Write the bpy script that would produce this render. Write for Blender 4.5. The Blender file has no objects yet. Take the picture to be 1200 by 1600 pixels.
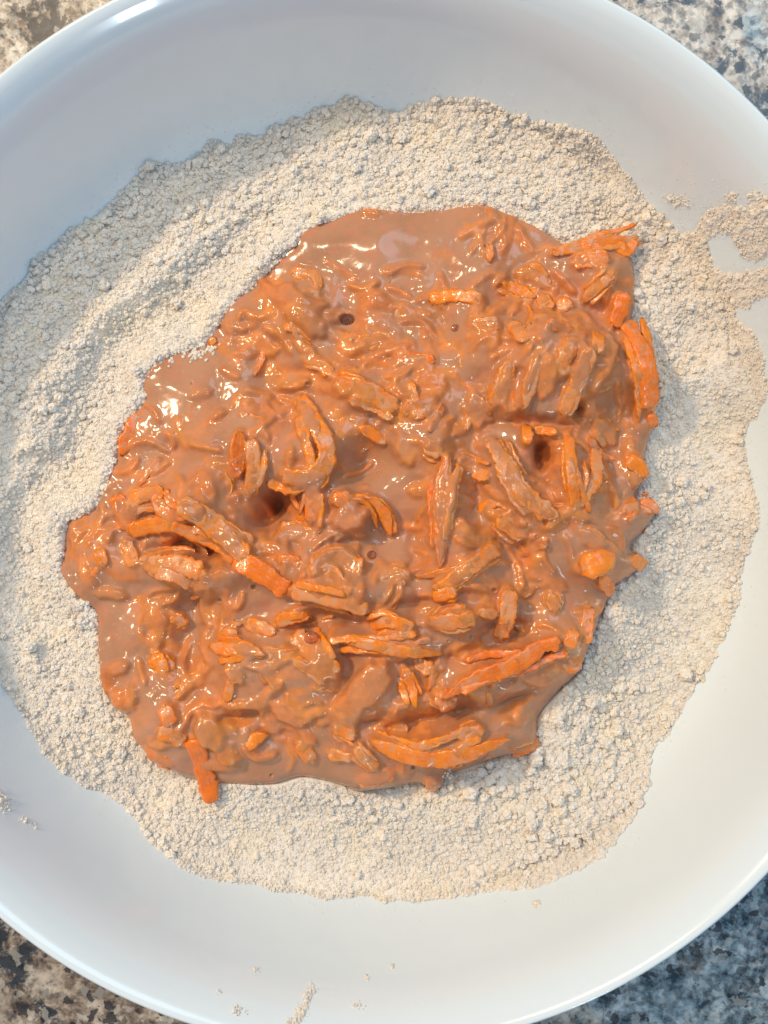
import bpy, math, random
import numpy as np
from mathutils import Vector, noise as mn

# ------------------------------------------------------------------ camera
SC = bpy.context.scene
CX, CY, CZ, F = 0.0064, -0.0043, 0.385, 1738.0     # F: focal length in photo pixels (1600 px tall)
cam_d = bpy.data.cameras.new("camera")
cam_d.sensor_fit = 'VERTICAL'; cam_d.sensor_height = 36.0; cam_d.sensor_width = 27.0
cam_d.lens = 36.0 * F / 1600.0
cam_d.clip_start = 0.01; cam_d.clip_end = 20
cam_d.dof.use_dof = True; cam_d.dof.focus_distance = 0.338; cam_d.dof.aperture_fstop = 20.0
cam = bpy.data.objects.new("camera", cam_d)
cam.location = (CX, CY, CZ)
SC.collection.objects.link(cam); SC.camera = cam
SC.view_settings.view_transform = 'Standard'
try: SC.view_settings.look = 'None'
except Exception: pass
SC.view_settings.exposure = 0.22

# ------------------------------------------------------------------ light
world = bpy.data.worlds.new("World"); SC.world = world; world.use_nodes = True
bg = world.node_tree.nodes["Background"]
bg.inputs[0].default_value = (0.50, 0.74, 1.0, 1); bg.inputs[1].default_value = 0.34

def area_lamp(name, az, el, dist, sx, sy, power, col):
    a, e = math.radians(az), math.radians(el)
    p = Vector((math.cos(a)*math.cos(e), math.sin(a)*math.cos(e), math.sin(e))) * dist
    l = bpy.data.lights.new(name, 'AREA'); l.shape = 'RECTANGLE'
    l.size = sx; l.size_y = sy; l.energy = power; l.color = col
    o = bpy.data.objects.new(name, l); SC.collection.objects.link(o)
    o.location = p + Vector((0, 0, 0.03))
    o.rotation_euler = (-p).to_track_quat('-Z', 'Y').to_euler()
    return o
area_lamp("warm_lamp", 146, 46, 1.4, 0.12, 0.07, 10.5, (1.0, 0.78, 0.51))
area_lamp("warm_lamp", 118, 60, 1.4, 0.12, 0.07, 3.4, (1.0, 0.78, 0.51))
area_lamp("warm_lamp", 176, 58, 1.4, 0.12, 0.07, 2.6, (1.0, 0.78, 0.51))
area_lamp("window_light", 50, 56, 1.9, 1.1, 0.8, 8.5, (0.50, 0.77, 1.0))
area_lamp("far_window", -66, 26, 1.8, 0.13, 0.40, 3.6, (0.78, 0.92, 1.0))

# ------------------------------------------------------------------ helpers
rng = np.random.default_rng(7)
R = random.Random(11)
COL = SC.collection

def unproj(px, py, z):
    s = (CZ - z) / F
    return CX + (px - 600) * s, CY - (py - 800) * s
def proj(x, y, z):
    s = F / (CZ - z)
    return 600 + (x - CX) * s, 800 - (y - CY) * s

def blur(a, sx, sy=None):
    sy = sx if sy is None else sy
    p = int(3 * max(sx, sy)) + 2
    b = np.pad(a, p, mode='reflect' if p < min(a.shape) else 'edge')
    fy = np.fft.fftfreq(b.shape[0])[:, None]; fx = np.fft.rfftfreq(b.shape[1])[None, :]
    k = np.exp(-2 * (math.pi ** 2) * ((fy * sy) ** 2 + (fx * sx) ** 2))
    r = np.fft.irfft2(np.fft.rfft2(b) * k, b.shape)
    return r[p:-p, p:-p]
def field(shape, s, sy=None):
    f = blur(rng.standard_normal(shape), s, sy)
    return (f - f.mean()) / f.std()

def catmull(P, n, closed=False):
    P = np.array(P, float); m = len(P); out = []
    segs = m if closed else m - 1
    for i in range(segs):
        if closed:
            a, b, c, d = P[(i-1) % m], P[i], P[(i+1) % m], P[(i+2) % m]
        else:
            b, c = P[i], P[i+1]
            a = P[i-1] if i > 0 else 2*b - c
            d = P[i+2] if i + 2 < m else 2*c - b
        for t in np.linspace(0, 1, n, endpoint=False):
            out.append(0.5*((2*b) + (c-a)*t + (2*a-5*b+4*c-d)*t*t + (3*b-a-3*c+d)*t**3))
    if not closed: out.append(P[-1])
    return np.array(out)

def sdist(X, Y, P):
    """signed distance to closed polygon, positive inside"""
    best = np.full(X.shape, 1e18); inside = np.zeros(X.shape, bool)
    n = len(P)
    for i in range(n):
        x0, y0 = P[i]; x1, y1 = P[(i+1) % n]
        dx, dy = x1-x0, y1-y0; L = dx*dx+dy*dy + 1e-9
        t = np.clip(((X-x0)*dx + (Y-y0)*dy)/L, 0, 1)
        np.minimum(best, (X-x0-t*dx)**2 + (Y-y0-t*dy)**2, out=best)
        if y0 != y1:
            c = ((y0 > Y) != (y1 > Y)) & (X < (x1-x0)*(Y-y0)/(y1-y0) + x0)
            inside ^= c
    d = np.sqrt(best)
    return np.where(inside, d, -d)

def ss(a, b, x):
    t = np.clip((x-a)/(b-a), 0, 1); return t*t*(3-2*t)

def mesh_np(name, V, Fq, attrs=None, smooth=True):
    me = bpy.data.meshes.new(name)
    nf, k = Fq.shape
    me.vertices.add(len(V)); me.vertices.foreach_set("co", V.astype(np.float32).ravel())
    me.loops.add(nf*k); me.loops.foreach_set("vertex_index", Fq.astype(np.int32).ravel())
    me.polygons.add(nf)
    me.polygons.foreach_set("loop_start", np.arange(0, nf*k, k, dtype=np.int32))
    me.polygons.foreach_set("use_smooth", np.full(nf, smooth, bool))
    me.update(calc_edges=True)
    for an, av in (attrs or {}).items():
        at = me.attributes.new(an, 'FLOAT', 'POINT'); at.data.foreach_set("value", av.astype(np.float32))
    return me

def link(name, me, mat=None, parent=None, **props):
    me.name = name
    o = bpy.data.objects.new(name, me); COL.objects.link(o)
    if mat is not None and len(me.materials) == 0: me.materials.append(mat)
    if parent: o.parent = parent
    for k, v in props.items(): o[k] = v
    return o

def grid_mesh(name, X, Y, Z, keep, attrs=None):
    h, w = X.shape
    idx = np.arange(h*w).reshape(h, w)
    q = np.stack([idx[:-1, :-1], idx[:-1, 1:], idx[1:, 1:], idx[1:, :-1]], -1).reshape(-1, 4)
    kf = keep.ravel()[q].all(1); q = q[kf]
    used = np.zeros(h*w, bool); used[q.ravel()] = True
    remap = np.cumsum(used) - 1
    V = np.stack([X.ravel(), Y.ravel(), Z.ravel()], -1)[used]
    q = remap[q]
    a, b, c = V[q[0, 0]], V[q[0, 1]], V[q[0, 2]]
    if np.cross(b-a, c-a)[2] < 0: q = q[:, ::-1]
    return mesh_np(name, V, q, {k: v.ravel()[used] for k, v in (attrs or {}).items()})

# ------------------------------------------------------------------ materials
class NT:
    def __init__(s, name):
        s.m = bpy.data.materials.new(name); s.m.use_nodes = True
        s.t = s.m.node_tree; s.b = s.t.nodes["Principled BSDF"]
        s.out = s.t.nodes["Material Output"]
    def n(s, typ, **kw):
        nd = s.t.nodes.new(typ)
        for k, v in kw.items():
            if k.startswith("i_"): 
                key = k[2:].replace("_", " ")
                nd.inputs[key].default_value = v
            else: setattr(nd, k, v)
        return nd
    def l(s, a, b): s.t.links.new(a, b)
    def noise(s, scale, detail=3, rough=.55, vec=None, dist=0):
        nd = s.n('ShaderNodeTexNoise', i_Scale=scale, i_Detail=detail, i_Roughness=rough, i_Distortion=dist)
        if vec is not None: s.l(vec, nd.inputs['Vector'])
        return nd
    def ramp(s, fac, stops, interp='LINEAR'):
        r = s.n('ShaderNodeValToRGB'); r.color_ramp.interpolation = interp
        e = r.color_ramp.elements
        while len(e) < len(stops): e.new(0.5)
        for i, (p, c) in enumerate(stops):
            e[i].position = p; e[i].color = (*c, 1) if not isinstance(c, float) else (c, c, c, 1)
        s.l(fac, r.inputs[0]); return r
    def mix(s, fac, a, b, mode='MIX'):
        m = s.n('ShaderNodeMix', data_type='RGBA', blend_type=mode)
        for inp, v in ((m.inputs[0], fac), (m.inputs[6], a), (m.inputs[7], b)):
            if isinstance(v, (int, float)): inp.default_value = v
            elif isinstance(v, tuple): inp.default_value = (*v, 1)
            else: s.l(v, inp)
        return m.outputs[2]
    def math(s, op, a, b=0.0, clamp=False):
        m = s.n('ShaderNodeMath', operation=op, use_clamp=clamp)
        for inp, v in ((m.inputs[0], a), (m.inputs[1], b)):
            if isinstance(v, (int, float)): inp.default_value = v
            else: s.l(v, inp)
        return m.outputs[0]
    def bump(s, h, dist, strength=1.0, prev=None):
        b = s.n('ShaderNodeBump', i_Strength=strength, i_Distance=dist)
        s.l(h, b.inputs['Height'])
        if prev is not None: s.l(prev, b.inputs['Normal'])
        return b.outputs[0]
    def set(s, **kw):
        for k, v in kw.items():
            s.b.inputs[k.replace("_", " ")].default_value = v

# glazed white stoneware
m = NT("white_glaze"); tc = m.n('ShaderNodeTexCoord')
n1 = m.noise(9, 2, vec=tc.outputs['Object'])
m.l(m.ramp(n1.outputs[0], [(.3, (.70, .76, .80)), (.7, (.73, .79, .825))]).outputs[0], m.b.inputs['Base Color'])
m.set(Roughness=.16, Coat_Weight=.5, Coat_Roughness=.05)
n2 = m.noise(45, 2, vec=tc.outputs['Object'])
m.l(m.bump(n2.outputs[0], .0002, .35), m.b.inputs['Normal'])
MAT_GLAZE = m.m

# granite
m = NT("granite"); tc = m.n('ShaderNodeTexCoord'); O = tc.outputs['Object']
sep = m.n('ShaderNodeSeparateXYZ'); m.l(O, sep.inputs[0])
w1 = m.noise(42, 5, .62, O, .2)
w2 = m.noise(105, 7, .72, O, .15)
w3 = m.noise(300, 4, .6, O)
cream = m.ramp(w2.outputs[0], [(.36, (.12, .085, .06)), (.45, (.40, .32, .25)), (.53, (.60, .52, .43)), (.66, (.70, .64, .57))]).outputs[0]
blue = m.ramp(w2.outputs[0], [(.38, (.02, .04, .06)), (.46, (.17, .22, .245)), (.54, (.34, .385, .405)), (.64, (.54, .57, .57))]).outputs[0]
taupe = m.ramp(w2.outputs[0], [(.36, (.05, .035, .03)), (.45, (.25, .195, .15)), (.53, (.40, .33, .27)), (.66, (.54, .47, .41))]).outputs[0]
# mineral zones of this slab: blue-grey towards +x -y, taupe towards -x -y, cream elsewhere
zb_ = m.math('MULTIPLY_ADD', sep.outputs[0], 5.0); 
za = m.math('SUBTRACT', m.math('MULTIPLY', sep.outputs[0], 6.0), m.math('MULTIPLY', sep.outputs[1], 2.5))
zoneB = m.math('ADD', za, m.math('MULTIPLY', m.math('SUBTRACT', w1.outputs[0], .5), 3.0))
fB = m.ramp(m.math('MULTIPLY', zoneB, .5), [(.26, 0.0), (.42, 1.0)]).outputs[0]
fT = m.ramp(m.math('MULTIPLY_ADD', m.math('ADD', m.math('MULTIPLY', sep.outputs[1], -5.0), m.math('MULTIPLY', m.math('SUBTRACT', w1.outputs[0], .5), 2.0)), .5), [(.2, 0.0), (.5, 1.0)]).outputs[0]
c = m.mix(fT, cream, taupe)
c = m.mix(fB, c, blue)
# veins and crystals
v1 = m.noise(34, 8, .74, O, .3)
vein = m.ramp(v1.outputs[0], [(.42, 1.0), (.465, 0.0)]).outputs[0]
c = m.mix(m.math('MULTIPLY', vein, .92), c, (.018, .028, .042))
vo = m.n('ShaderNodeTexVoronoi', i_Scale=330); m.l(O, vo.inputs['Vector'])
spk = m.math('MULTIPLY', m.ramp(vo.outputs['Distance'], [(.18, 1.0), (.34, 0.0)]).outputs[0], m.ramp(m.noise(60, 3, .6, O).outputs[0], [(.5, 0.0), (.62, 1.0)]).outputs[0])
c = m.mix(m.math('MULTIPLY', spk, .8), c, (.03, .03, .04))
c = m.mix(m.math('MULTIPLY', m.ramp(w3.outputs[0], [(.38, 1.0), (.50, 0.0)]).outputs[0], .6), c, (.06, .05, .05))
vo2 = m.n('ShaderNodeTexVoronoi', i_Scale=420); m.l(O, vo2.inputs['Vector'])
sc_ = m.n('ShaderNodeSeparateColor'); m.l(vo2.outputs['Color'], sc_.inputs[0])
c = m.mix(.8, c, m.ramp(sc_.outputs[0], [(0, (.62, .60, .58)), (.5, (1, 1, 1)), (1, (1.35, 1.33, 1.30))]).outputs[0], 'MULTIPLY')
dv = m.n('ShaderNodeVectorMath', operation='MULTIPLY_ADD'); nv_ = m.noise(220, 3, .6, O)
m.l(nv_.outputs['Color'], dv.inputs[0]); dv.inputs[1].default_value = (.006, .006, .006); m.l(O, dv.inputs[2])
vo3 = m.n('ShaderNodeTexVoronoi', i_Scale=370); m.l(dv.outputs[0], vo3.inputs['Vector'])
s3 = m.n('ShaderNodeSeparateColor'); m.l(vo3.outputs['Color'], s3.inputs[0])
c = m.mix(m.ramp(s3.outputs[0], [(.0, .85), (.06, .6), (.11, 0.0)], 'CONSTANT').outputs[0], c, (.035, .032, .036))
c = m.mix(m.ramp(s3.outputs[1], [(.0, 0.0), (.84, .35)], 'CONSTANT').outputs[0], c, (.66, .62, .56))
m.l(c, m.b.inputs['Base Color']); m.set(Roughness=.22)
MAT_GRANITE = m.m

# flour
def flour_mat(name):
    m = NT(name); g = m.n('ShaderNodeNewGeometry'); O = g.outputs['Position']
    a = m.noise(60, 3, .6, O); b = m.noise(420, 3, .6, O)
    c1 = m.ramp(a.outputs[0], [(.30, (.82, .755, .685)), (.5, (.88, .81, .735)), (.65, (.90, .81, .69)), (.8, (.90, .82, .72))]).outputs[0]
    c2 = m.ramp(b.outputs[0], [(.25, (.74, .68, .62)), (.55, (1, .99, .98))]).outputs[0]
    c = m.mix(.55, c1, c2, 'MULTIPLY')
    m.l(c, m.b.inputs['Base Color'])
    m.set(Roughness=.95); m.b.inputs['Specular IOR Level'].default_value = .12
    h = m.noise(1500, 4, .7, O)
    m.l(m.bump(h.outputs[0], .0005, .9), m.b.inputs['Normal'])
    return m.m
MAT_FLOUR = flour_mat("flour")

# batter: tan liquid, orange where carrot lies just under the surface
m = NT("wet_batter"); g = m.n('ShaderNodeNewGeometry'); O = g.outputs['Position']
at = m.n('ShaderNodeAttribute', attribute_name='tint'); hu = m.n('ShaderNodeAttribute', attribute_name='hue')
nz = m.noise(190, 4, .6, O); nz2 = m.noise(60, 3, .6, O); nz3 = m.noise(700, 3, .6, O)
tan = m.ramp(nz2.outputs[0], [(.3, (.42, .198, .104)), (.7, (.52, .256, .144))]).outputs[0]
pink = m.mix(m.ramp(nz.outputs[0], [(.5, 0.0), (.66, .35)]).outputs[0], tan, (.66, .20, .11))
red = m.ramp(nz.outputs[0], [(.3, (.56, .130, .010)), (.7, (.76, .27, .09))]).outputs[0]
gold = m.ramp(nz.outputs[0], [(.3, (.56, .160, .008)), (.7, (.76, .29, .08))]).outputs[0]
orange = m.mix(hu.outputs['Fac'], red, gold)
tf = m.math('MULTIPLY', at.outputs['Fac'], m.ramp(nz.outputs[0], [(.30, .55), (.60, 1.0)]).outputs[0], True)
c = m.mix(tf, pink, orange)
# pale froth specks
c = m.mix(m.math('MULTIPLY', m.ramp(nz3.outputs[0], [(.62, 0.0), (.74, 1.0)]).outputs[0], .18), c, (.80, .55, .42))
m.l(c, m.b.inputs['Base Color'])
m.set(Roughness=.15, Subsurface_Weight=.28, Subsurface_Scale=.0015, IOR=1.42)
m.b.inputs['Subsurface Radius'].default_value = (1.0, .42, .16)
m.b.inputs['Coat Weight'].default_value = .15; m.b.inputs['Coat Roughness'].default_value = .04
b1 = m.bump(m.noise(260, 2, .5, O).outputs[0], .0005, .16)
b2 = m.bump(nz3.outputs[0], .00015, .12, b1)
m.l(b2, m.b.inputs['Normal'])
MAT_BATTER = m.m

def carrot_mat(name, ca, cb, film):
    m = NT(name); g = m.n('ShaderNodeNewGeometry'); O = g.outputs['Position']
    ob = m.n('ShaderNodeTexCoord').outputs['Object']
    nz = m.noise(240, 4, .6, O); fib = m.n('ShaderNodeAttribute', attribute_name='across')
    al = m.n('ShaderNodeAttribute', attribute_name='film')
    c = m.ramp(nz.outputs[0], [(.3, ca), (.7, cb)]).outputs[0]
    wv = m.math('SINE', m.math('MULTIPLY_ADD', fib.outputs['Fac'], 26.0))
    c = m.mix(m.math('MULTIPLY', m.math('ADD', wv, 1.0), .03), c, (.95, .42, .10))
    # thin film of batter left clinging to the shred
    f = m.math('ADD', al.outputs['Fac'], m.math('MULTIPLY', m.math('SUBTRACT', m.noise(250, 5, .68, O).outputs[0], .5), 3.6))
    ff = m.ramp(f, [(.28, 0.0), (.85, film*.9)]).outputs[0]
    c = m.mix(ff, c, (.64, .325, .175))
    fr = m.math('MULTIPLY', m.ramp(m.noise(620, 3, .6, O).outputs[0], [(.58, 0.0), (.70, 1.0)]).outputs[0], .14)
    c = m.mix(fr, c, (.86, .55, .40))
    m.l(c, m.b.inputs['Base Color'])
    m.set(Roughness=.16, Subsurface_Weight=.35, Subsurface_Scale=.0016, IOR=1.42)
    m.b.inputs['Subsurface Radius'].default_value = (1.0, .35, .08)
    m.b.inputs['Coat Weight'].default_value = .4; m.b.inputs['Coat Roughness'].default_value = .05
    h1 = m.bump(m.noise(420, 4, .65, O).outputs[0], .0007, .5)
    h2 = m.bump(wv, .00004, .3, h1)
    m.l(h2, m.b.inputs['Normal'])
    return m.m
MAT_CARROT = [carrot_mat("carrot_red_orange", (.76, .145, .004), (.90, .215, .014), .8),
              carrot_mat("carrot_orange", (.76, .175, .004), (.90, .265, .016), .85),
              carrot_mat("carrot_golden", (.74, .165, .005), (.88, .25, .018), .85)]

m = NT("bubble_film")
m.set(Base_Color=(.80, .55, .42, 1), Roughness=.04, IOR=1.25, Transmission_Weight=.93)
MAT_BUBBLE = m.m

# ------------------------------------------------------------------ countertop
def slab(name, x0, x1, y0, y1, z0, z1):
    V = np.array([(x, y, z) for z in (z0, z1) for y in (y0, y1) for x in (x0, x1)])
    Fq = np.array([(0, 2, 3, 1), (4, 5, 7, 6), (0, 1, 5, 4), (2, 6, 7, 3), (0, 4, 6, 2), (1, 3, 7, 5)])
    return mesh_np(name, V, Fq, smooth=False)
link("countertop", slab("countertop", -1, 1, -.8, .8, -.03, 0), MAT_GRANITE, kind="structure")

# ------------------------------------------------------------------ bowl
inner = [(0, .0095), (.04, .0098), (.08, .0112), (.098, .0138), (.109, .0180), (.118, .0236), (.1240, .0293), (.1283, .0360),
         (.1327, .0465), (.1362, .0570), (.1390, .0660), (.1416, .0725), (.1446, .0778), (.1475, .0812), (.1496, .0826), (.1507, .0826),
         (.1512, .0812), (.1498, .0780), (.1465, .070), (.1440, .056), (.1375, .043), (.1300, .029), (.118, .0170), (.102, .0095),
         (.084, .0062), (.079, .0050), (.0785, .0012), (.0765, .0002), (.0735, .0004), (.0725, .0035), (.04, .0040), (0, .0040)]
prof = catmull(inner, 5)
ks = 192
ang = np.linspace(0, 2*math.pi, ks, endpoint=False)
V = []
for (r, z) in prof:
    r = max(r, 1e-5)
    V.append(np.stack([r*np.cos(ang), r*np.sin(ang), np.full(ks, z)], -1))
V = np.concatenate(V)
nr = len(prof); i = np.arange(nr-1)[:, None]*ks; j = np.arange(ks)[None, :]; j2 = (j+1) % ks
Fq = np.stack([i+j, i+j2, i+ks+j2, i+ks+j], -1).reshape(-1, 4)
split = int(np.argmax(prof[:, 0] > 0.02))
foot_i = [k for k, p in enumerate(prof) if p[0] < .0845 and k > 100 and p[1] < .0064][0]
seg = np.repeat(np.arange(nr-1), ks)
bowl = bpy.data.objects.new("bowl", None); COL.objects.link(bowl)
bowl["label"] = "large round white glazed mixing bowl standing on the granite counter"; bowl["category"] = "bowl"
def sub(fmask, name):
    f = Fq[fmask]; used = np.zeros(len(V), bool); used[f.ravel()] = True; rm = np.cumsum(used)-1
    link(name, mesh_np(name, V[used], rm[f]), MAT_GLAZE, bowl)
rim_lo, rim_hi = 13*5, 17*5
sub((seg < rim_lo) | ((seg >= rim_hi) & (seg < foot_i)), "bowl_wall")
sub((seg >= rim_lo) & (seg < rim_hi), "rim")
sub(seg >= foot_i, "foot_ring")
ip = prof[:rim_lo+8]; 
def zb(r): return np.interp(r, ip[:, 0], ip[:, 1])

# ------------------------------------------------------------------ outlines, traced in photo pixels
BAT = [(735,322),(790,333),(850,362),(895,388),(945,382),(982,392),(990,430),(992,470),(988,505),(1000,540),(1012,590),(1020,640),(1022,665),
       (1014,700),(1008,750),(998,775),(1012,786),(1027,800),(1012,830),(990,855),(1003,878),(990,895),(965,915),(950,950),(935,985),
       (920,1020),(905,1060),(870,1100),(848,1128),(842,1160),(820,1178),(770,1195),(722,1212),(700,1218),(690,1238),(676,1236),
       (650,1230),(600,1240),(560,1243),(520,1230),(470,1222),(430,1232),(380,1230),(340,1228),(310,1222),(270,1205),(235,1180),
       (212,1155),(203,1125),(178,1105),(165,1075),(155,1020),(152,960),(127,930),(100,890),(97,850),(106,812),(140,798),(165,770),
       (180,730),(190,690),(205,655),(228,625),(226,602),(240,576),(276,554),(300,545),(325,532),(340,505),(370,470),(400,440),
       (430,408),(462,385),(475,365),(500,350),(540,335),(580,328),(640,333),(690,330)]
FLO = [(550,150),(620,165),(690,155),(750,152),(800,175),(850,190),(900,200),(935,212),(960,245),(1000,292),(1035,335),(1058,362),(1085,355),
       (1100,335),(1135,318),(1165,322),(1200,300),(1260,320),(1262,400),(1205,405),(1170,408),(1150,385),(1140,368),(1112,368),(1108,392),
       (1122,420),(1150,428),(1190,420),(1250,424),(1255,462),(1195,466),(1165,478),(1150,484),(1158,505),(1182,522),(1196,555),(1202,620),(1172,680),
       (1186,760),(1190,820),(1172,880),(1160,950),(1130,1020),(1100,1080),(1060,1140),(1030,1180),(1010,1240),(985,1290),(950,1330),
       (900,1365),(830,1390),(740,1400),(660,1412),(560,1408),(500,1405),(440,1395),(350,1380),(290,1360),(240,1325),(200,1280),
       (160,1250),(90,1200),(50,1150),(20,1100),(0,1065),(-40,1000),(-75,900),(-90,780),(-80,650),(-50,540),(0,468),(30,440),
       (70,388),(130,340),(180,298),(230,255),(290,238),(330,212),(400,198),(450,178),(500,163)]
BATP = catmull(BAT, 5, True); FLOP = catmull(FLO, 5, True)
FLAT = .0345                                   # level of the flour in the bowl

# ------------------------------------------------------------------ flour surface
st = .00046
gx = np.arange(-.147, .147, st); GX, GY = np.meshgrid(gx, gx)
Rr = np.hypot(GX, GY); ZB = zb(Rr)
zf0 = np.maximum(FLAT, ZB + .0012)
PX, PY = proj(GX, GY, zf0)
f1 = field(GX.shape, 14); f2 = field(GX.shape, 5); f3 = field(GX.shape, 2.0); f4 = field(GX.shape, 1.0); f5 = field(GX.shape, 40)
dF = sdist(PX + f2*1.5 + f3*1.2, PY + f3*1.2 + field(GX.shape, 5)*1.5, FLOP)
dB = sdist(PX, PY, BATP)
out = -dB                                       # px outside the batter
left = ss(.1, .8, np.cos(np.arctan2(-(PY-780), PX-563) - math.radians(150)))
right = ss(.0, .8, np.cos(np.arctan2(-(PY-780), PX-563) - math.radians(-30)))
ridge = np.exp(-((out-9)/19)**2) * (.0036*left + .0008)
trough = -np.exp(-((out-75)/38)**2) * (.0062*left)
heap = np.exp(-((out-105)/60)**2) * (.0030*right + .0008)
heap += np.exp(-((out-190)/55)**2) * .0025*left
cut = np.exp(-((PX-1140)**2/ (9**2) + (PY-565)**2/(70**2))) * -.0012      # finger-width groove in the right arm
groove = -.0018*np.exp(-((out-60-f1*9)/10)**2)*right
# streaks of slumped flour in the upper left
streak = .0011*np.sin((PX*.55+PY*.83)/15 + f1*1.6) * left * ss(60, 120, out)
level = FLAT + ridge + trough + heap + cut + groove + streak + f5*.0006 + f1*.00038 + f2*.00016 + f3*.00010 + f4*.00007
under = ss(4, 22, dB)
level = level*(1-under) + .029*under
level = np.where(out > 0, level, level)
edge = np.sqrt(np.clip(dF, 0, None))*.00016 + np.clip(dF, 0, None)*.00013 + .0001
cover = np.maximum(level - ZB, .0014 + f2*.0005 + f3*.0004)
hi = ss(.1285, .1310, Rr)
cover = cover*(1-hi) + np.clip(.0016 + f2*.0007 + f3*.0006, .0003, None)*hi
ZF = ZB + np.minimum(edge + f3.clip(-2,2)*.00015, cover)
ZF = np.where(dF > 0, np.maximum(ZF - .0004, ZB + .00005), ZB - .0006)
flour_me = grid_mesh("flour", GX, GY, ZF, (dF > -3) & (dB < 60))
flour = link("flour", flour_me, MAT_FLOUR, label="ring of pale cream dry flour with clumpy crumbs lying in the bowl around the orange batter",
             category="flour", kind="stuff")

# crumbs: points with a size, instanced lumpy grains
def crumb_tree(real=False):
    ng = bpy.data.node_groups.new("crumb_scatter", 'GeometryNodeTree')
    ng.interface.new_socket("Geometry", in_out='INPUT', socket_type='NodeSocketGeometry')
    ng.interface.new_socket("Geometry", in_out='OUTPUT', socket_type='NodeSocketGeometry')
    N = ng.nodes; L = ng.links
    gi = N.new('NodeGroupInput'); go = N.new('NodeGroupOutput')
    g2i = N.new('GeometryNodeGeometryToInstance')
    for k in range(4):
        ico = N.new('GeometryNodeMeshIcoSphere'); ico.inputs['Subdivisions'].default_value = 2 if real else 3; ico.inputs['Radius'].default_value = 1.0
        pos = N.new('GeometryNodeInputPosition')
        nz = N.new('ShaderNodeTexNoise'); nz.inputs['Scale'].default_value = 1.25 + .25*k; nz.inputs['Detail'].default_value = 2.5
        nz.inputs['Roughness'].default_value = .7
        va = N.new('ShaderNodeVectorMath'); va.operation = 'ADD'; va.inputs[1].default_value = (k*7.3, k*3.1, 2.2)
        L.new(pos.outputs[0], va.inputs[0]); L.new(va.outputs[0], nz.inputs['Vector'])
        mr = N.new('ShaderNodeMapRange'); mr.inputs[1].default_value = .25; mr.inputs[2].default_value = .75
        mr.inputs[3].default_value = .45; mr.inputs[4].default_value = 1.5
        L.new(nz.outputs[0], mr.inputs[0])
        sc = N.new('ShaderNodeVectorMath'); sc.operation = 'SCALE'
        L.new(pos.outputs[0], sc.inputs[0]); L.new(mr.outputs[0], sc.inputs['Scale'])
        sp = N.new('GeometryNodeSetPosition'); L.new(ico.outputs[0], sp.inputs[0]); L.new(sc.outputs[0], sp.inputs['Position'])
        sm = N.new('GeometryNodeSetMaterial'); sm.inputs['Material'].default_value = MAT_FLOUR
        L.new(sp.outputs[0], sm.inputs[0]); L.new(sm.outputs[0], g2i.inputs[0])
    iop = N.new('GeometryNodeInstanceOnPoints'); iop.inputs['Pick Instance'].default_value = True
    rv = N.new('FunctionNodeRandomValue'); rv.data_type = 'FLOAT_VECTOR'
    rv.inputs[0].default_value = (0, 0, 0); rv.inputs[1].default_value = (6.28, 6.28, 6.28)
    na = N.new('GeometryNodeInputNamedAttribute'); na.data_type = 'FLOAT'; na.inputs['Name'].default_value = 'size'
    L.new(gi.outputs[0], iop.inputs['Points']); L.new(g2i.outputs[0], iop.inputs['Instance'])
    L.new(rv.outputs[0], iop.inputs['Rotation']); L.new(na.outputs[0], iop.inputs['Scale'])
    if real:
        rl = N.new('GeometryNodeRealizeInstances'); L.new(iop.outputs[0], rl.inputs[0]); L.new(rl.outputs[0], go.inputs[0])
    else: L.new(iop.outputs[0], go.inputs[0])
    return ng
CRUMBS = crumb_tree(); CRUMBS_REAL = crumb_tree(True)
def crumb_obj(name, P, S, parent=None, **props):
    me = bpy.data.meshes.new(name); me.vertices.add(len(P)); me.vertices.foreach_set("co", P.astype(np.float32).ravel())
    at_ = me.attributes.new('size', 'FLOAT', 'POINT'); at_.data.foreach_set('value', S.astype(np.float32))
    me.materials.append(MAT_FLOUR)
    o = link(name, me, None, parent, **props)
    md = o.modifiers.new("crumbs", 'NODES'); md.node_group = CRUMBS_REAL if name == 'flour_clump' else CRUMBS
    return o
NC = 250000
ix = rng.integers(1, GX.shape[1]-1, NC*3); iy = rng.integers(1, GX.shape[0]-1, NC*3)
ok = (dF[iy, ix] > 1) & (out[iy, ix] > -3 - 5*left[iy, ix]*rng.random(len(ix)))
ix, iy = ix[ok][:NC], iy[ok][:NC]
lump = field(GX.shape, 9); lump2 = field(GX.shape, 24)
coarse = np.exp(-((PX-800)**2/150**2 + (PY-1190)**2/90**2)) + .6*np.exp(-((PX-990)**2/90**2 + (PY-420)**2/120**2)) + .55*np.exp(-((PX-930)**2/120**2+(PY-960)**2/200**2))
coarse = coarse[iy, ix]
size = .00025*np.exp(rng.standard_normal(len(ix))*.48)*(1+.18*lump2[iy, ix].clip(-1.5, 1.5)+.55*coarse)
near = np.exp(-((PX-775)**2/110**2 + (PY-1200)**2/60**2))[iy, ix]*np.exp(-(out[iy, ix]/45)**2)
big = rng.random(len(ix)) < (.006+.03*coarse+.10*near)
size[big] *= rng.uniform(1.8, 2.9, big.sum())
size = np.minimum(size, .0019+.0010*near)
jx = rng.uniform(-.5, .5, len(ix))*st; jy = rng.uniform(-.5, .5, len(ix))*st
P = np.stack([GX[iy, ix]+jx, GY[iy, ix]+jy, ZF[iy, ix] + size*rng.uniform(-.3, 1.3, len(ix)) - np.clip((ZF-ZB)[iy, ix]-.0012, 0, .0003)], -1)
crumb_obj("flour_crumb", P, size, flour, kind="stuff")

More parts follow.
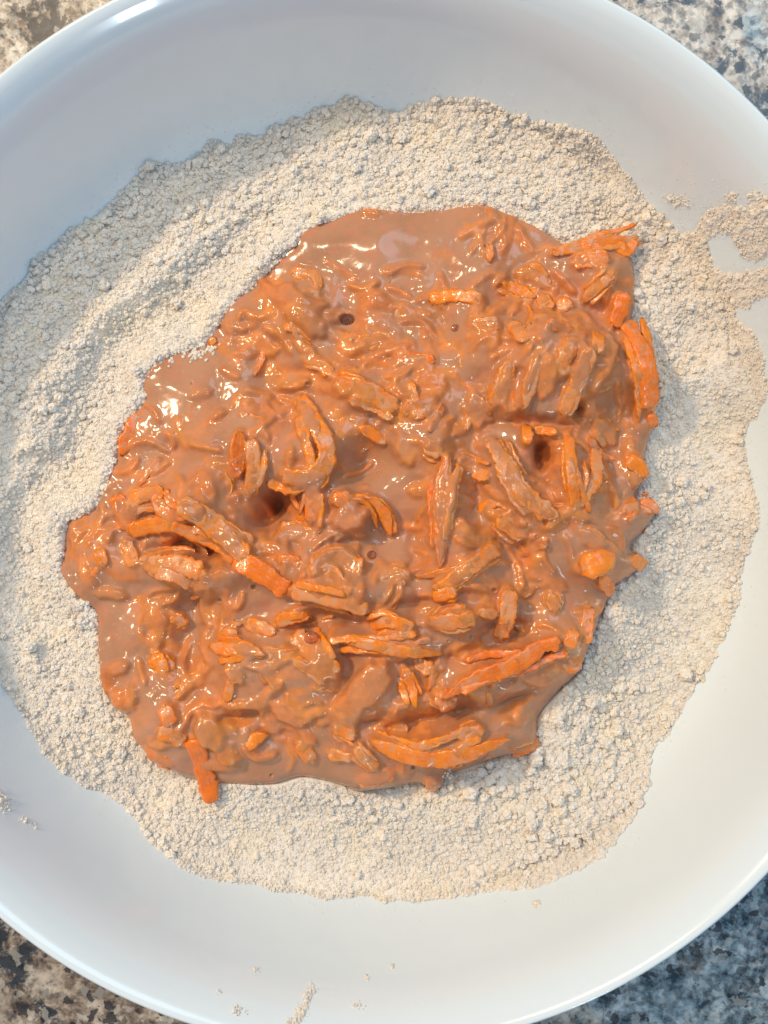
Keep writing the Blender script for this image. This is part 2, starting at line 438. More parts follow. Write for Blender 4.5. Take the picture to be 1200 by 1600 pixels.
# ------------------------------------------------------------------ batter height map (photo-pixel grid, real heights)
sp = 1.38
bx = np.arange(76, 1056, sp); by = np.arange(296, 1270, sp); BX, BY = np.meshgrid(bx, by)
dd = sdist(BX, BY, BATP)
d0 = np.clip(dd, 0, None)
shape = BX.shape
# smooth mound (also used to place things sideways)
thick = ss(-.3, .9, ((BX-600)*.75 + (BY-760)*.65)/420)                 # thicker towards lower right
mound = .0345 + (.0040 + .0028*thick)*(1-(.22+.78*thick)*np.exp(-d0/14)) + .0155*(1-np.exp(-d0/150.))*(.55+.6*thick)
ZS = blur(mound, 30)
def G(x, y, sx, sy, a=0):
    c, s = math.cos(math.radians(a)), math.sin(math.radians(a))
    u = (BX-x)*c + (BY-y)*s; v = -(BX-x)*s + (BY-y)*c
    return np.exp(-(u/sx)**2 - (v/sy)**2)
base = mound.copy()
for (x, y, sx, sy, a, h) in [
    (860,555,95,55,12,10.0),(915,560,55,50,0,3),(800,600,50,30,0,2.5),
    (285,775,80,40,10,5.0),(340,820,60,26,32,4.0),(470,700,60,60,0,4.5),(390,700,30,50,0,3.5),
    (575,610,70,35,15,5.0),(700,790,34,80,0,4.2),(730,900,70,36,-25,5.0),(710,965,55,20,0,3.5),(800,770,40,60,-30,4.5),
    (530,915,75,26,12,5.0),(560,800,50,34,0,4.0),(480,1030,60,40,30,4.0),(580,1080,50,50,0,4.0),(780,1040,110,26,-25,4.5),
    (690,1165,110,24,-6,4.5),(340,1130,40,40,0,3.5),(370,1020,55,26,0,3.2),(270,890,60,30,0,4.0),(600,1000,90,24,4,3.4),
    (940,430,55,40,0,3.5),(1000,590,20,60,-10,3.0),(900,740,50,50,0,3.0),(950,830,50,40,0,2.5),(900,1000,40,60,0,1.5),
    (660,700,60,50,0,2.5),(700,560,60,40,0,1.8),(470,480,45,30,0,1.5),(560,440,200,60,0,-1.2),(920,890,40,24,0,2.5),
    (440,880,80,34,8,2.5),(160,860,40,60,0,1.5),(245,1050,40,60,0,1.5),
    # hollows
    (430,785,22,22,-30,-10.0),(412,812,20,16,0,-6.0),(848,712,11,30,-8,-9.0),(600,830,50,44,0,-5.0),(575,720,50,34,0,-5.0),
    (330,862,60,12,18,-5.0),(560,975,60,12,8,-4.0),(640,945,80,14,0,-3.5),(810,985,40,16,0,-4.0),(700,1120,110,13,-14,-4.5),
    (820,660,60,10,4,-4.5),(900,640,12,14,0,-5.0),(480,985,26,18,0,-5.0),(540,1060,24,34,10,-4.0),(430,1150,60,28,0,-3.5),(450,1200,120,26,0,-2.2),
    (880,920,34,40,0,-3.0),(870,1090,60,24,-40,-2.0),(270,860,46,12,0,-4.0),(690,1025,60,12,-8,-2.5),(290,1010,30,40,0,-2.0),
    (310,940,40,18,0,-2.5),(650,860,16,50,0,-2.0),(760,880,24,40,0,-2.5),(590,1130,34,16,-10,-3.0),(800,1100,70,10,-30,-3.0),
    (380,1120,40,10,-10,-3.0),(745,770,14,60,0,-2.5),(950,700,20,60,0,-2.0),(470,580,50,10,0,-1.6),(700,500,20,40,0,-1.2)]:
    base += G(x, y, sx, sy, a)*h*.00132
pool = 1.35*sum(G(*q) for q in [(580,385,250,62,0),(290,600,75,60,-40),(600,840,46,70,0),(590,730,50,40,0),(470,1205,150,26,0),(640,1225,120,20,0),
                           (880,920,36,50,0),(175,990,26,90,0),(590,1060,30,30,0),(400,930,44,22,0),(540,1010,26,60,0),(840,1130,80,30,-35),(1000,830,40,40,0)]).clip(0, 1)
wet = 1 - pool
base += wet*(field(shape, 24)*.0017 + field(shape, 13)*.0010 + field(shape, 7)*.0004) + field(shape, 26)*.0005

def samp(A, x, y):
    i = np.clip((np.asarray(y)-by[0])/sp, 0, shape[0]-1.001); j = np.clip((np.asarray(x)-bx[0])/sp, 0, shape[1]-1.001)
    i0 = i.astype(int); j0 = j.astype(int); fi = i-i0; fj = j-j0
    return (A[i0, j0]*(1-fi)*(1-fj) + A[i0+1, j0]*fi*(1-fj) + A[i0, j0+1]*(1-fi)*fj + A[i0+1, j0+1]*fi*fj)

# shreds: (points, width px, bareness 0..1, lift mm, hue 0 red-orange / 1 orange / 2 golden, end style, roll deg, label)
S_ = []
def sh(pts, w, e, lift=1.0, hue=1, end='b', roll=0, label=None, th=None):
    S_.append(dict(p=pts, w=w, e=e, lift=lift, hue=hue, end=end, roll=roll, label=label, th=th or (4.2+w*.085)))
sh([(217,645),(204,678),(190,712)],24,.55,.4,0,'p',20)
sh([(380,678),(378,712),(374,748)],26,.9,2.8,0,'p',30,"upright bright red-orange shred left of the dark hollow")
sh([(398,690),(402,730),(392,775)],30,.3,2.0,1)
sh([(326,536),(336,528)],13,.6,.5)
sh([(435,458),(470,482),(488,500)],40,.15,.3,0)
sh([(405,528),(382,556)],24,.1,.3,1)
sh([(566,332),(592,335)],14,.3,.2,0)
sh([(458,424),(480,430)],20,.35,.6,1)
sh([(600,424),(630,420),(660,430)],16,.15,.2,1)
sh([(765,384),(765,410)],13,.65,.8,2,'p')
sh([(670,466),(712,464),(752,470)],20,.7,1.3,1,'j')
sh([(782,440),(812,452),(838,463)],27,.75,1.6,1,'p',12,"wedge-shaped orange shred with a pointed right tip")
sh([(566,462),(602,474)],26,.2,.5,0)
sh([(735,512),(775,510)],28,.35,1.6,1)
sh([(452,492),(480,500),(502,522)],44,.25,1.2,1)
sh([(534,522),(545,540)],22,.4,1,2)
sh([(562,545),(600,528)],26,.25,1,1)
sh([(620,548),(645,562),(678,566)],19,.75,1.3,0,'j')
sh([(476,562),(500,570),(518,588)],22,.45,1,1)
sh([(530,606),(570,614),(618,640)],44,.38,3.2,2,'b',-14,"broad shred coated in tan batter with golden edges near the middle")
sh([(640,600),(650,634)],14,.5,1,2)
sh([(644,652),(672,644)],18,.4,1,2)
sh([(563,670),(582,678),(602,694)],20,.75,1.4,2,'p')
sh([(468,622),(490,655),(512,700),(508,732),(478,748),(446,744)],38,.5,3.0,1,'b',18,"wide curled orange shred hooking left above the dark hollow")
sh([(655,592),(692,604)],34,.2,1,0)
sh([(738,616),(748,668)],34,.25,1.2,1)
sh([(625,690),(640,722)],30,.2,1,2)
sh([(662,700),(688,712)],28,.3,1.3,1)
sh([(698,716),(690,760),(690,800),(689,845),(687,886)],36,.32,2.6,0,'p',0,"long vertical shred thickly coated with pinkish batter")
sh([(718,718),(738,730),(760,748)],32,.35,1.8,1)
sh([(768,690),(790,735),(816,775),(850,802)],42,.4,2.8,1,'j',10,"wide coated shred slanting down beside the dark gap")
sh([(820,666),(819,697)],16,1,4.0,2,'b',0,"short bare golden-orange stub above the dark gap")
sh([(832,672),(864,678)],13,.8,3.2,2)
sh([(862,398),(900,390),(932,382),(968,378),(997,371)],28,.6,2.2,1,'p',-10,"orange shred ending in a bare bright tip over the flour at upper right")
sh([(962,384),(978,392),(990,374)],20,.95,2.6,1,'b')
sh([(892,414),(944,410)],24,.45,1.8,0)
sh([(912,470),(932,450),(952,432)],26,.45,1.4,2)
sh([(810,424),(838,428),(858,446)],28,.4,1.0,2,'j')
sh([(848,460),(858,484)],22,.45,1.2,2)
sh([(870,474),(892,478)],24,.35,1.2,2)
sh([(969,463),(966,485),(955,512)],25,1,4.0,0,'b',15,"bare red-orange shred standing up by the right edge")
sh([(974,502),(990,545),(1002,595),(1008,640)],40,.7,3.2,0,'b',16,"wide red-orange shred running down the right edge with a square bare end")
sh([(990,628),(1022,636)],22,1,2.6,1,'b')
sh([(795,506),(812,542)],20,.42,1.2,2)
sh([(845,518),(884,522)],22,.35,2.4,0)
sh([(884,540),(872,566),(864,594)],24,.38,1.6,1,'j')
sh([(926,528),(916,562)],20,.55,1.6,1)
sh([(942,534),(925,580),(905,618)],38,.2,1.4,1)
sh([(906,560),(890,612),(877,652)],24,.34,2.8,1,'b',0,"pale batter-coated stub hanging from the big clump")
sh([(830,566),(820,612),(815,642)],20,.3,2.2,1,'p')
sh([(792,570),(778,610),(770,636)],28,.3,2.0,1,'j')
sh([(850,570),(842,622)],30,.1,1.8,1)
sh([(885,683),(886,735),(892,792)],26,.8,3.2,2,'b',12,"golden shred forming the left arm of a V")
sh([(896,790),(922,752),(932,702)],26,.4,2.4,1,'j',-10)
sh([(978,716),(992,730),(1000,748)],25,1,2.6,1,'b',0,"small bare bright orange piece by the right edge of the batter")
sh([(1000,784),(1026,801)],26,.4,1.2,0,'p')
sh([(1012,648),(1020,668)],18,.6,.8,0)
sh([(778,806),(795,822),(818,838)],38,.45,2.4,1)
sh([(836,796),(866,806)],20,.35,2.4,2,'p')
sh([(186,774),(192,798),(204,826)],24,.65,1.8,0)
sh([(204,830),(240,822),(280,818)],27,.92,2.6,1,'b',-20,"bare orange shred along the left of the batter, over a shadowed hollow")
sh([(208,808),(216,780),(262,768)],30,.45,1.6,1)
sh([(250,770),(262,798),(300,806)],30,.5,1.6,0)
sh([(272,820),(306,834),(344,852),(372,874)],30,.6,3.2,2,'b',-12)
sh([(292,786),(330,812),(362,842),(390,868)],46,.38,3.0,1,'b',10,"broad curved shred coated in batter crossing the left side")
sh([(372,872),(412,892),(450,922)],31,1,3.6,0,'b',6,"glossy bare red-orange shred, the brightest on the left half")
sh([(196,846),(212,882)],24,.35,1.4,2)
sh([(234,886),(278,880),(322,892)],44,.35,2.0,2,'j',0,"knobbly golden shred coated with batter below the left hollow")
sh([(160,858),(166,882)],20,.5,.6,1)
sh([(232,938),(252,982)],30,.2,.8,1)
sh([(270,962),(282,982)],24,.45,1,1)
sh([(242,1022),(258,1050)],33,.8,1.2,1,'b',0,"squarish bare orange piece in the lower left of the batter")
sh([(330,1008),(362,1012),(388,1008),(418,1018)],30,.6,2.2,2,'p',14,"pale orange shred pointed at both ends, lower left of the centre")
sh([(348,990),(372,992)],20,.35,1.6,1)
sh([(384,974),(432,986)],20,.35,1.4,1)
sh([(434,966),(462,960),(486,964)],18,.75,1.6,1,'p')
sh([(362,1036),(378,1062)],22,.35,1.2,2)
sh([(364,1058),(356,1094)],15,.6,1.0,2)
sh([(276,1072),(308,1052)],12,.55,.8,1)
sh([(182,1084),(208,1102)],32,.15,.8,0)
sh([(262,1098),(272,1128)],24,.3,1,0)
sh([(254,1138),(272,1142),(290,1158)],24,.6,1.2,1,'j')
sh([(318,1120),(340,1160)],42,.2,1.6,2)
sh([(305,1152),(318,1200),(332,1254)],27,.97,1.6,0,'b',0,"red-orange shred sticking out over the flour at the bottom left")
sh([(386,1170),(400,1154),(418,1149)],18,1,1.4,1,'p',0,"small bare golden shred lying in the lower left pool")
sh([(464,1160),(474,1168),(488,1190)],24,.5,1.6,2,'b')
sh([(344,1172),(372,1184)],24,.4,1,1,'j')
sh([(418,1034),(438,1072)],28,.3,1.2,1)
sh([(456,996),(488,1014),(524,1052)],52,.32,2.0,1,'j')
sh([(432,1108),(482,1122)],36,.2,1.2,1)
sh([(494,752),(492,780),(487,815)],31,.35,3.0,0,'b')
sh([(522,784),(548,774)],22,.7,2.6,0)
sh([(556,776),(585,784),(602,806),(611,838)],27,.8,2.2,2,'p',-20,"dark golden curved shred arching over the central pool")
sh([(530,815),(568,802)],44,.22,2.2,0)
sh([(462,756),(458,775),(468,796)],9,.7,2.0,2)
sh([(438,822),(492,838)],32,.3,1.5,1)
sh([(436,872),(472,876)],16,.7,1.3,0)
sh([(492,886),(530,868),(562,892)],38,.42,1.8,2,'j')
sh([(610,894),(640,902)],28,.4,1.2,2)
sh([(458,920),(505,930),(545,940),(574,952)],36,.42,2.8,1,'b',-12,"long batter-coated shred with a bare orange right end above a shadow")
sh([(432,972),(482,960)],18,.5,1.6,2)
sh([(578,975),(612,968),(644,980)],28,.5,2.0,1)
sh([(536,998),(575,1002),(620,1012),(692,1022)],27,.55,1.8,2,'p',-10)
sh([(778,856),(742,878),(710,902),(680,926)],34,.45,2.6,2,'b',0,"golden shred slanting down to the left, right of the centre")
sh([(675,930),(712,922)],28,.6,2.8,2,'b')
sh([(674,972),(705,966),(738,962)],36,.5,3.0,2,'j',-16,"pale golden shred with a serrated lower edge")
sh([(746,954),(776,960)],16,.5,2.4,2)
sh([(796,922),(792,960),(783,998)],24,.32,3.8,2,'b',0,"pale coated shred hanging down with a rounded tip")
sh([(902,888),(926,876),(952,868)],38,.9,2.6,1,'p',10,"bare bright orange wedge at the right side of the batter")
sh([(930,898),(944,914),(956,932)],22,.8,1.8,0,'p')
sh([(860,928),(868,954)],26,.4,1,2)
sh([(918,948),(912,980),(906,1002)],20,.6,.8,2)
sh([(892,982),(880,1008)],20,.5,.9,1)
sh([(982,874),(1006,884)],22,.65,.8,1)
sh([(868,994),(836,1010),(800,1034),(762,1048),(727,1062),(690,1088)],36,.62,3.0,0,'p',10,"long red-orange shred sweeping across the lower right")
sh([(768,1052),(806,1030)],22,1,3.6,0,'b')
sh([(714,1010),(728,1030)],24,.2,1,1)
sh([(842,1036),(852,1052)],22,.5,.8,2)
sh([(880,1042),(902,1028)],24,.4,.8,2)
sh([(650,1034),(674,1046)],22,.55,1.3,2,'b')
sh([(632,1042),(640,1072),(650,1102)],26,.85,2.0,1,'p',0,"upright orange shred in the lower middle of the batter")
sh([(682,1082),(706,1102)],38,.35,2.2,0)
sh([(598,1040),(580,1064),(548,1100),(530,1140)],46,.2,2.4,1,'j')
sh([(524,1136),(556,1150)],26,.45,2.2,2,'j')
sh([(556,1164),(572,1180),(588,1198)],28,.45,2.0,2)
sh([(614,1134),(634,1148)],24,.4,1.8,2)
sh([(584,1156),(635,1172),(690,1176),(740,1162),(790,1146)],38,.72,3.2,2,'p',-12,"long golden shred bowed along the bottom of the batter")
sh([(712,1140),(752,1134)],30,.65,3.2,2,'b')
sh([(696,1190),(724,1180)],20,.65,1.4,2,'p')
sh([(514,1176),(552,1182)],18,.45,1,1)
sh([(560,1218),(614,1206)],22,.35,.3,0)
sh([(668,1216),(677,1230),(682,1241)],18,.4,-.4,0,'p')
sh([(800,1176),(842,1158)],26,.3,.4,0)
sh([(230,1170),(268,1194)],26,.25,.3,0)
sh([(130,812),(118,850)],30,.2,.4,1)
sh([(345,575),(372,590)],16,.25,.3,0)
sh([(300,620),(330,612)],14,.3,.3,1)
sh([(820,865),(850,845)],30,.3,1.2,0)
sh([(905,830),(935,850)],34,.3,1.2,1)
sh([(970,800),(995,790)],30,.3,1.2,0)
sh([(930,660),(960,690)],40,.25,1.2,1)
sh([(985,690),(990,760)],26,.25,.8,2)
sh([(620,480),(650,492)],22,.2,.5,1)
# wide pieces are really bundles: one narrower main strand with thinner ones lying along it
R2 = random.Random(5)
for q in list(S_):
    if q['w'] < 26 or q['e'] >= .9 or q['e'] < .25: continue
    w0 = q['w']; q['w'] = w0*.72
    P0 = np.array(q['p'], float); d = P0[-1]-P0[0]; nrm = np.array([-d[1], d[0]])/max(1, np.hypot(*d))
    for sgn in (-1, 1):
        o_ = sgn*w0*R2.uniform(.30, .46); sh_ = R2.uniform(-.22, .22); k_ = R2.uniform(.55, .95)
        mid = P0.mean(0); rot = R2.gauss(0, .16); c, s = math.cos(rot), math.sin(rot)
        Q = (P0-mid)*k_; Q = Q@np.array([[c, s], [-s, c]]) + mid + nrm*o_ + d*sh_
        sh([tuple(v) for v in Q], w0*R2.uniform(.24, .42), min(.85, max(.3, q['e']+R2.uniform(-.15, .3))), q['lift']+R2.uniform(-1.0, .3), R2.choice([q['hue'], 1, q['hue']]), R2.choice('jjp'), R2.uniform(-25, 25))
hero_n = len(S_)
# loose smaller shreds between them
placed = 0; tries = 0
ori = field(shape, 60)*1.1
while placed < 66 and tries < 20000:
    tries += 1
    x, y = R.uniform(110, 1020), R.uniform(330, 1235)
    if samp(dd, x, y) < 20 or R.random() < float(samp(pool, x, y))*1.1: continue
    if y < 430 and R.random() < .85: continue
    a = .35 + float(samp(ori, x, y)) + R.gauss(0, .5); Ln = R.uniform(20, 66); k = R.uniform(-.22, .22)
    c, s = math.cos(a), math.sin(a)
    p = [(x-c*Ln/2, y-s*Ln/2), (x-s*k*Ln, y+c*k*Ln), (x+c*Ln/2, y+s*Ln/2)]
    if min(float(samp(dd, q[0], q[1])) for q in p) < 10: continue
    wd_ = R.choice([R.uniform(6, 11), R.uniform(7, 14), R.uniform(10, 18)])
    sh(p, wd_, R.choice([.32,.36,.4,.45,.5,.6]), R.uniform(-.5, .9) - (.25 if wd_ > 14 else 0), R.choice([0,1,1,2]), R.choice('bjjp'), R.uniform(-30, 30))
    placed += 1
mesh_n = len(S_)
# pieces fully under the batter skin (they only show as lumps and colour)
for k in range(950):
    x, y = R.uniform(100, 1025), R.uniform(325, 1240)
    if samp(dd, x, y) < 14 or R.random() < float(samp(pool, x, y))*.75: continue
    a = .35 + float(samp(ori, x, y)) + R.gauss(0, .6); Ln = R.uniform(16, 70); k2 = R.uniform(-.25, .25); c, s = math.cos(a), math.sin(a)
    sh([(x-c*Ln/2, y-s*Ln/2), (x-s*k2*Ln, y+c*k2*Ln), (x+c*Ln/2, y+s*Ln/2)], R.choice([R.uniform(6, 12), R.uniform(8, 16), R.uniform(12, 24)]), 0, R.uniform(-1.0, 1.5), R.choice([0,0,1,1,2]), 'b', 0)

def widths(s, end, seed, n):
    t = np.linspace(0, 1, n)
    if end == 'p':
        w = np.minimum(1, (np.minimum(t+.12, 1-t+.02)*3.0)**.75)
    else:
        w = np.minimum(1, (np.minimum(t, 1-t)*s/6+.25)**.5)
    q = np.random.default_rng(seed)
    nzv = np.interp(t, np.linspace(0, 1, max(4, int(s/14)+2)), q.uniform(-1, 1, max(4, int(s/14)+2)))
    w = w*(1+nzv*(.13 if end != 'j' else .22))
    return w

S_top = np.full(shape, -1.0); S_hue = np.full(shape, .5); COAT = np.full(shape, -1.0)
for q_i, q in enumerate(S_):
    P2 = np.array(q['p'], float)
    C = catmull(P2, 8) if len(P2) > 2 else np.linspace(P2[0], P2[1], 9)
    seglen = np.r_[0, np.cumsum(np.hypot(*np.diff(C, axis=0).T))]; Ltot = seglen[-1]
    n = max(7, int(Ltot/4.0)+2)
    t = np.linspace(0, Ltot, n)
    C = np.stack([np.interp(t, seglen, C[:, 0]), np.interp(t, seglen, C[:, 1])], -1)
    zc = samp(base, C[:, 0], C[:, 1])
    # stiff piece: follows the ground only loosely
    lin = np.polyval(np.polyfit(t, zc, 2 if n > 8 else 1), t)
    zc = .6*np.maximum(lin, zc-.002) + .4*zc + q['lift']*.001
    q['C'], q['z'], q['L'], q['n'] = C, zc, Ltot, n
    q['wd'] = widths(Ltot, q['end'], 100+q_i, n)*q['w']/2
    th = q['th']*.0002*.5
    # raster
    m_ = q['w']/2+8
    i0 = max(0, int((C[:, 1].min()-m_-by[0])/sp)); i1 = min(shape[0], int((C[:, 1].max()+m_-by[0])/sp)+2)
    j0 = max(0, int((C[:, 0].min()-m_-bx[0])/sp)); j1 = min(shape[1], int((C[:, 0].max()+m_-bx[0])/sp)+2)
    if i1 <= i0 or j1 <= j0: continue
    X, Y = BX[i0:i1, j0:j1], BY[i0:i1, j0:j1]
    bd = np.full(X.shape, 1e9); bz = np.zeros(X.shape); bw = np.ones(X.shape); sd = np.zeros(X.shape)
    for k in range(n-1):
        x0, y0 = C[k]; dx, dy = C[k+1]-C[k]; L2 = dx*dx+dy*dy+1e-9
        tt = np.clip(((X-x0)*dx+(Y-y0)*dy)/L2, 0, 1)
        vx, vy = X-x0-tt*dx, Y-y0-tt*dy
        dist = np.hypot(vx, vy); mk = dist < bd
        bd = np.where(mk, dist, bd); bz = np.where(mk, zc[k]+(zc[k+1]-zc[k])*tt, bz)
        bw = np.where(mk, q['wd'][k]+(q['wd'][k+1]-q['wd'][k])*tt, bw)
        sd = np.where(mk, (dx*vy-dy*vx)/math.sqrt(L2), sd)
    u = bd/np.maximum(bw, 1)
    top = np.where(u < 1, bz + th*np.clip(1-u**(4 if q['e'] > .3 else 2), 0, 1)**(.5 if q['e'] > .3 else .8) + sd*.0002*math.sin(math.radians(q['roll'])), -1)
    e = q['e']
    if e >= .9: c_ = top - th*1.9 - .0003
    elif e >= .25: c_ = top + (.58-e)*.0013 - .0001
    else: c_ = top + .0002
    c_ = np.where(top > 0, c_, -1)
    A = S_top[i0:i1, j0:j1]; B = COAT[i0:i1, j0:j1]; H = S_hue[i0:i1, j0:j1]
    mk = top > A
    H[mk] = q['hue']/2
    A[mk] = top[mk]
    np.maximum(B, c_, out=B)
# batter skin: drapes over pieces, smoothed by surface tension
cn = field(shape, 11)*.00024 + field(shape, 3)*.00008
H0 = np.maximum(base, COAT + cn*wet)
H1 = blur(H0, 2.0)
HB = H1 + (wet*.75+.25)*(field(shape, 5)*.00012 + field(shape, 2.6)*.00008 + field(shape, 1.6)*.00002) + field(shape, 12)*.00012
tint = np.where(S_top > 0, np.exp(-np.clip(HB - S_top, 0, None)/.00062), 0)
tint = .75*blur(tint, 1.2) + .25*blur(tint, 5)
# general orange cast of fine gratings in the lumpy parts
tint = np.clip(tint*.95 + wet*(.16 + .22*np.clip(field(shape, 10), -1, 2)) , 0, 1)
hue = np.clip(blur(S_hue, 3) + .12*field(shape, 14), 0, 1)

# bubbles: pits with a raised ring
BUB = [(542,497,13,9),(711,514,6.5,6.5),(581,868,7.5,7.5),(489,994,12,10),(591,738,3,3),(767,783,4,4),(772,922,5,4),(735,994,3,3),(757,1027,3,3),
       (533,1078,3,3),(423,1213,3.5,3.5),(645,1197,4,3.5),(757,1172,4.5,4.5),(788,1150,4,4),(712,1115,3,3),(397,917,5,5),(343,938,4,4),(758,386,3.2,3.2),
       (480,600,3.2,3.2),(630,1168,3,3),(610,440,2.4,2.4),(560,575,3,3),(866,560,3,3),(300,600,3,3),(700,1000,2.6,2.6)]
for (x, y, a, b) in BUB:
    u = np.sqrt(((BX-x)/a)**2 + ((BY-y)/b)**2)
    HB += np.where(u < 1, -(1-u**2)*a*.00020*1.1, 0) + np.exp(-((u-1.12)/.22)**2)*.00014
    tint *= 1-.6*np.exp(-(u/1.3)**4)
# rounded outer lip, tucked under the flour line
lip = np.clip(dd+2, 0, 12)/12
HB = HB - (1-np.sqrt(1-(1-lip)**2))*.0046*(.02+1.1*thick)
HB = np.where(dd < -2, .030, HB)
WX, WY = unproj(BX, BY, ZS)
me = grid_mesh("batter", WX, WY, HB, dd > -5, {'tint': tint, 'hue': hue})
bat = bpy.data.objects.new("carrot_batter", None); COL.objects.link(bat); bat.location = (0, 0, .029)
bat["label"] = "glossy orange-brown mound of wet batter full of grated carrot, lying on flour"; bat["category"] = "batter"
def child(name, me_, mat, **pr):
    o = link(name, me_, mat, bat, **pr); o.location = (0, 0, -.029); return o
child("wet_mixture", me, MAT_BATTER)

# ------------------------------------------------------------------ carrot shred meshes
def shred_mesh(q, seed):
    r = np.random.default_rng(seed); C, z, n = q['C'], q['z'], q['n']
    zs = samp(ZS, C[:, 0], C[:, 1]); x, y = unproj(C[:, 0], C[:, 1], zs)
    P = np.stack([x, y, z], -1)
    T = np.gradient(P, axis=0); T /= np.linalg.norm(T, axis=1)[:, None]
    U = np.array([0, 0, 1.0]) - T*T[:, 2:3]; U /= np.linalg.norm(U, axis=1)[:, None]
    B = np.cross(U, T)
    m_ = 14; ph = np.linspace(0, 2*math.pi, m_, endpoint=False)
    ce, se = np.cos(ph), np.sin(ph)
    ex = np.sign(ce)*np.abs(ce)**.65; ey = np.sign(se)*np.abs(se)**.55
    tw = math.radians(-q['roll']) + np.linspace(-1, 1, n)*r.uniform(-.25, .25)
    th = q['th']*.0002*.5
    nz_e = r.uniform(-1, 1, (n, m_))*.00020
    V = []; across = []; film = []
    cup = r.uniform(-.3, .5); tv = np.interp(np.linspace(0,1,n), np.linspace(0,1,4), r.uniform(.8,1.2,4)); ej = r.uniform(-1, 1, (n, 2))*(.16 if q['end'] == 'j' else .09)
    for k in range(n):
        endf = min(1, (min(k, n-1-k)/1.6+.35))
        hw = q['wd'][k]*.0002; t_ = th*endf*tv[k]
        a = ex*hw*(1+np.where(ex > 0, ej[k, 0], ej[k, 1])); b = ey*t_ + cup*(ex**2)*th*.8
        ca, sa = math.cos(tw[k]), math.sin(tw[k])
        aa = a*ca - b*sa; bb = a*sa + b*ca
        ring = P[k] + B[k]*(aa + nz_e[k]*np.abs(ex))[:, None] + U[k]*(bb + nz_e[k]*.6)[:, None]
        if k in (0, n-1): ring = ring + T[k]*(r.uniform(-1, 1, m_)*.0003)[:, None]
        V.append(ring); across.append(ex*.5+.5); film.append(np.full(m_, 1-q['e']*1.05) + .10*ey - .30*np.abs(ex)**2)
    for k in range(n):
        for j in range(m_):
            v = Vector(V[k][j]); V[k][j] += U[k]*(mn.noise(v*420)*.00042 + mn.noise(v*1300)*.00016) + B[k]*mn.noise(v*700+Vector((5, 3, 1)))*.00025
    V.append(P[0][None]-T[0]*.0002); V.append(P[-1][None]+T[-1]*.0002)
    V = np.concatenate(V); across = np.r_[np.concatenate(across), .5, .5]; fl = np.r_[np.concatenate(film), .3, .3]
    q4 = []
    for k in range(n-1):
        for j in range(m_):
            q4.append((k*m_+j, (k+1)*m_+j, (k+1)*m_+(j+1) % m_, k*m_+(j+1) % m_))
    c0, c1 = n*m_, n*m_+1
    faces = [tuple(f) for f in q4] + [(c0, j, (j+1) % m_) for j in range(m_)] + [(c1, (n-1)*m_+(j+1) % m_, (n-1)*m_+j) for j in range(m_)]
    me = bpy.data.meshes.new("carrot_shred"); me.from_pydata(V.tolist(), [], faces)
    me.polygons.foreach_set("use_smooth", np.full(len(faces), True))
    for an, av in (('across', across), ('film', fl)):
        at_ = me.attributes.new(an, 'FLOAT', 'POINT'); at_.data.foreach_set('value', av.astype(np.float32))
    me.update(); return me
cnt = 0
for k, q in enumerate(S_[:mesh_n]):
    if q['e'] < .3: continue
    pr = {}
    if q['label']: pr['label'] = q['label']
    child("carrot_shred", shred_mesh(q, 500+k), MAT_CARROT[q['hue']], **pr); cnt += 1

# bubble films
for (x, y, a, b) in BUB[:4]:
    zs = samp(ZS, x, y); zt = float(samp(H1, x, y)); wx, wy = unproj(x, y, zs)
    nu, nv = 20, 6; V = [];
    for k in range(nv):
        el = (k/(nv))*math.pi/2
        for j in range(nu):
            t = j/nu*2*math.pi
            V.append((wx+math.cos(t)*math.cos(el)*a*.000196, wy+math.sin(t)*math.cos(el)*b*.000196, zt-.0001+math.sin(el)*a*.00009))
    V.append((wx, wy, zt-.0001+a*.00009))
    fs = [(k*nu+j, k*nu+(j+1) % nu, (k+1)*nu+(j+1) % nu, (k+1)*nu+j) for k in range(nv-1) for j in range(nu)] + [((nv-1)*nu+j, (nv-1)*nu+(j+1) % nu, nv*nu) for j in range(nu)]
    me = bpy.data.meshes.new("air_bubble"); me.from_pydata(V, [], fs); me.polygons.foreach_set("use_smooth", np.full(len(fs), True)); me.update()
    child("air_bubble", me, MAT_BUBBLE)

# ------------------------------------------------------------------ stray flour on the bowl
def on_bowl(px, py):
    lo, hi_ = .0, .084
    for _ in range(40):
        mid = (lo+hi_)/2; x, y = unproj(px, py, mid)
        if zb(math.hypot(x, y)) < mid: hi_ = mid
        else: lo = mid
    x, y = unproj(px, py, hi_); return x, y, hi_
def spill(blobs):
    P = []; S = []
    for (x, y, rx, ry, a, n) in blobs:
        for _ in range(n):
            u, v = R.gauss(0, .5), R.gauss(0, .5); c, s = math.cos(math.radians(a)), math.sin(math.radians(a))
            X, Y, Z = on_bowl(x+u*rx*c-v*ry*s, y+u*rx*s+v*ry*c)
            sz = .00024*math.exp(R.gauss(0, .4))*(1.25-min(1, math.hypot(u, v)*.6)); r_ = math.hypot(X, Y)
            P.append((X-X/r_*sz*.4, Y-Y/r_*sz*.4, Z+sz*.4)); S.append(sz)
    return np.array(P), np.array(S)
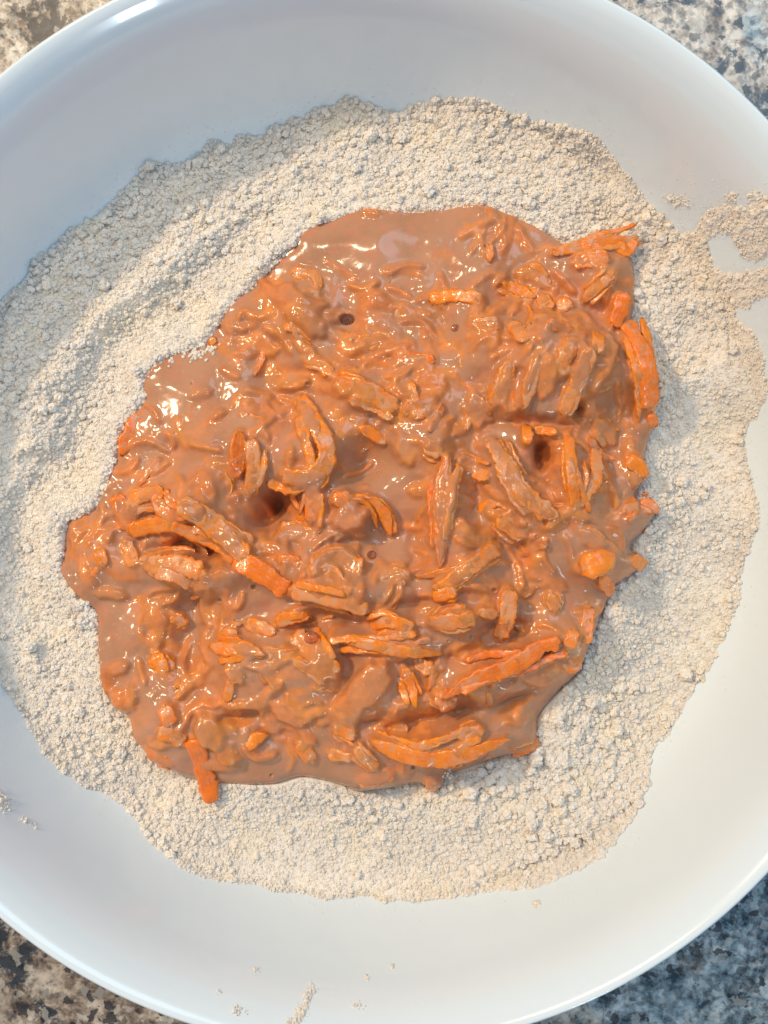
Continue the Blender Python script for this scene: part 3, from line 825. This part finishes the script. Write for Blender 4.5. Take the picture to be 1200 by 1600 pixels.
clumps = [("streak of dry flour on the bowl wall at the bottom, the longest", [(482,1555,8,22,20,110),(470,1580,11,18,20,110),(460,1600,12,14,10,60)]),
          ("small patch of flour at the far left of the bowl wall", [(4,1255,15,18,-30,120),(-8,1245,14,16,0,60)]),
          ("tiny scatter of flour grains beside the patch on the left bowl wall", [(38,1281,10,6,20,26),(52,1290,10,5,20,10)]),
          ("small flour clump just below the flour ring's lower edge", [(837,1412,9,8,0,60)]),
          ("loose flour crumbs left of the long streak at the bottom", [(398,1517,8,7,0,24),(372,1580,14,12,0,34),(342,1550,4,10,0,10)]),
          ("faint flour dusting right of the long streak at the bottom", [(560,1572,12,8,0,24),(574,1528,4,6,0,12),(612,1510,8,4,0,8)]),
          ("flour clump on the bowl wall above the bare gap at upper right", [(1062,316,24,10,10,150),(1048,310,10,10,0,40)]),
          ("small flour clump at the right edge of the bowl wall, left of the two", [(1145,308,12,11,0,80)]),
          ("small flour clump nearest the right edge of the bowl wall", [(1178,306,12,9,-20,80)])]
for lab, bl in clumps:
    P, S = spill(bl)
    crumb_obj("flour_clump", P, S, None, label=lab, category="flour clump", group="stray flour clumps on the bowl wall")
P = []; S = []
def grain(x, y, s):
    X, Y, Z = on_bowl(x, y); P.append((X, Y, Z+s*.3)); S.append(s)
for k in range(900):
    i = R.randrange(len(FLOP)); x, y = FLOP[i]; o_ = abs(R.gauss(0, 1))
    dx, dy = x-563, y-775; d = math.hypot(dx, dy)
    grain(x+dx/d*o_*13+R.uniform(-9, 9), y+dy/d*o_*13+R.uniform(-9, 9), R.uniform(.00007, .0002))
for k in range(260):
    grain(R.gauss(1110, 60), R.gauss(325, 24), R.uniform(.00008, .00022))
for k in range(80):
    t = R.uniform(0, 6.283); r_ = R.uniform(650, 830); grain(563+r_*math.cos(t), 775+r_*math.sin(t), R.uniform(.00006, .00013))
crumb_obj("flour_dust", np.array(P), np.array(S), None, label="scattered fine specks of flour dusting the bare white bowl wall", category="flour", kind="stuff")
# crumbs fallen onto the wet edge of the batter
P = []; S = []
for (x, y, rr, n_) in [(308,552,16,46),(290,548,10,18),(330,545,8,16),(268,565,12,8),(700,1212,10,14)]:
    for _ in range(n_):
        px, py = R.gauss(x, rr*.5), R.gauss(y, rr*.4); zs = float(samp(ZS, px, py)); X, Y = unproj(px, py, zs); s = R.uniform(.0002, .00055)
        P.append((X, Y, max(float(samp(HB, px, py)), .0375)+s*.3)); S.append(s)
crumb_obj("flour_crumb", np.array(P), np.array(S), flour, kind="stuff")
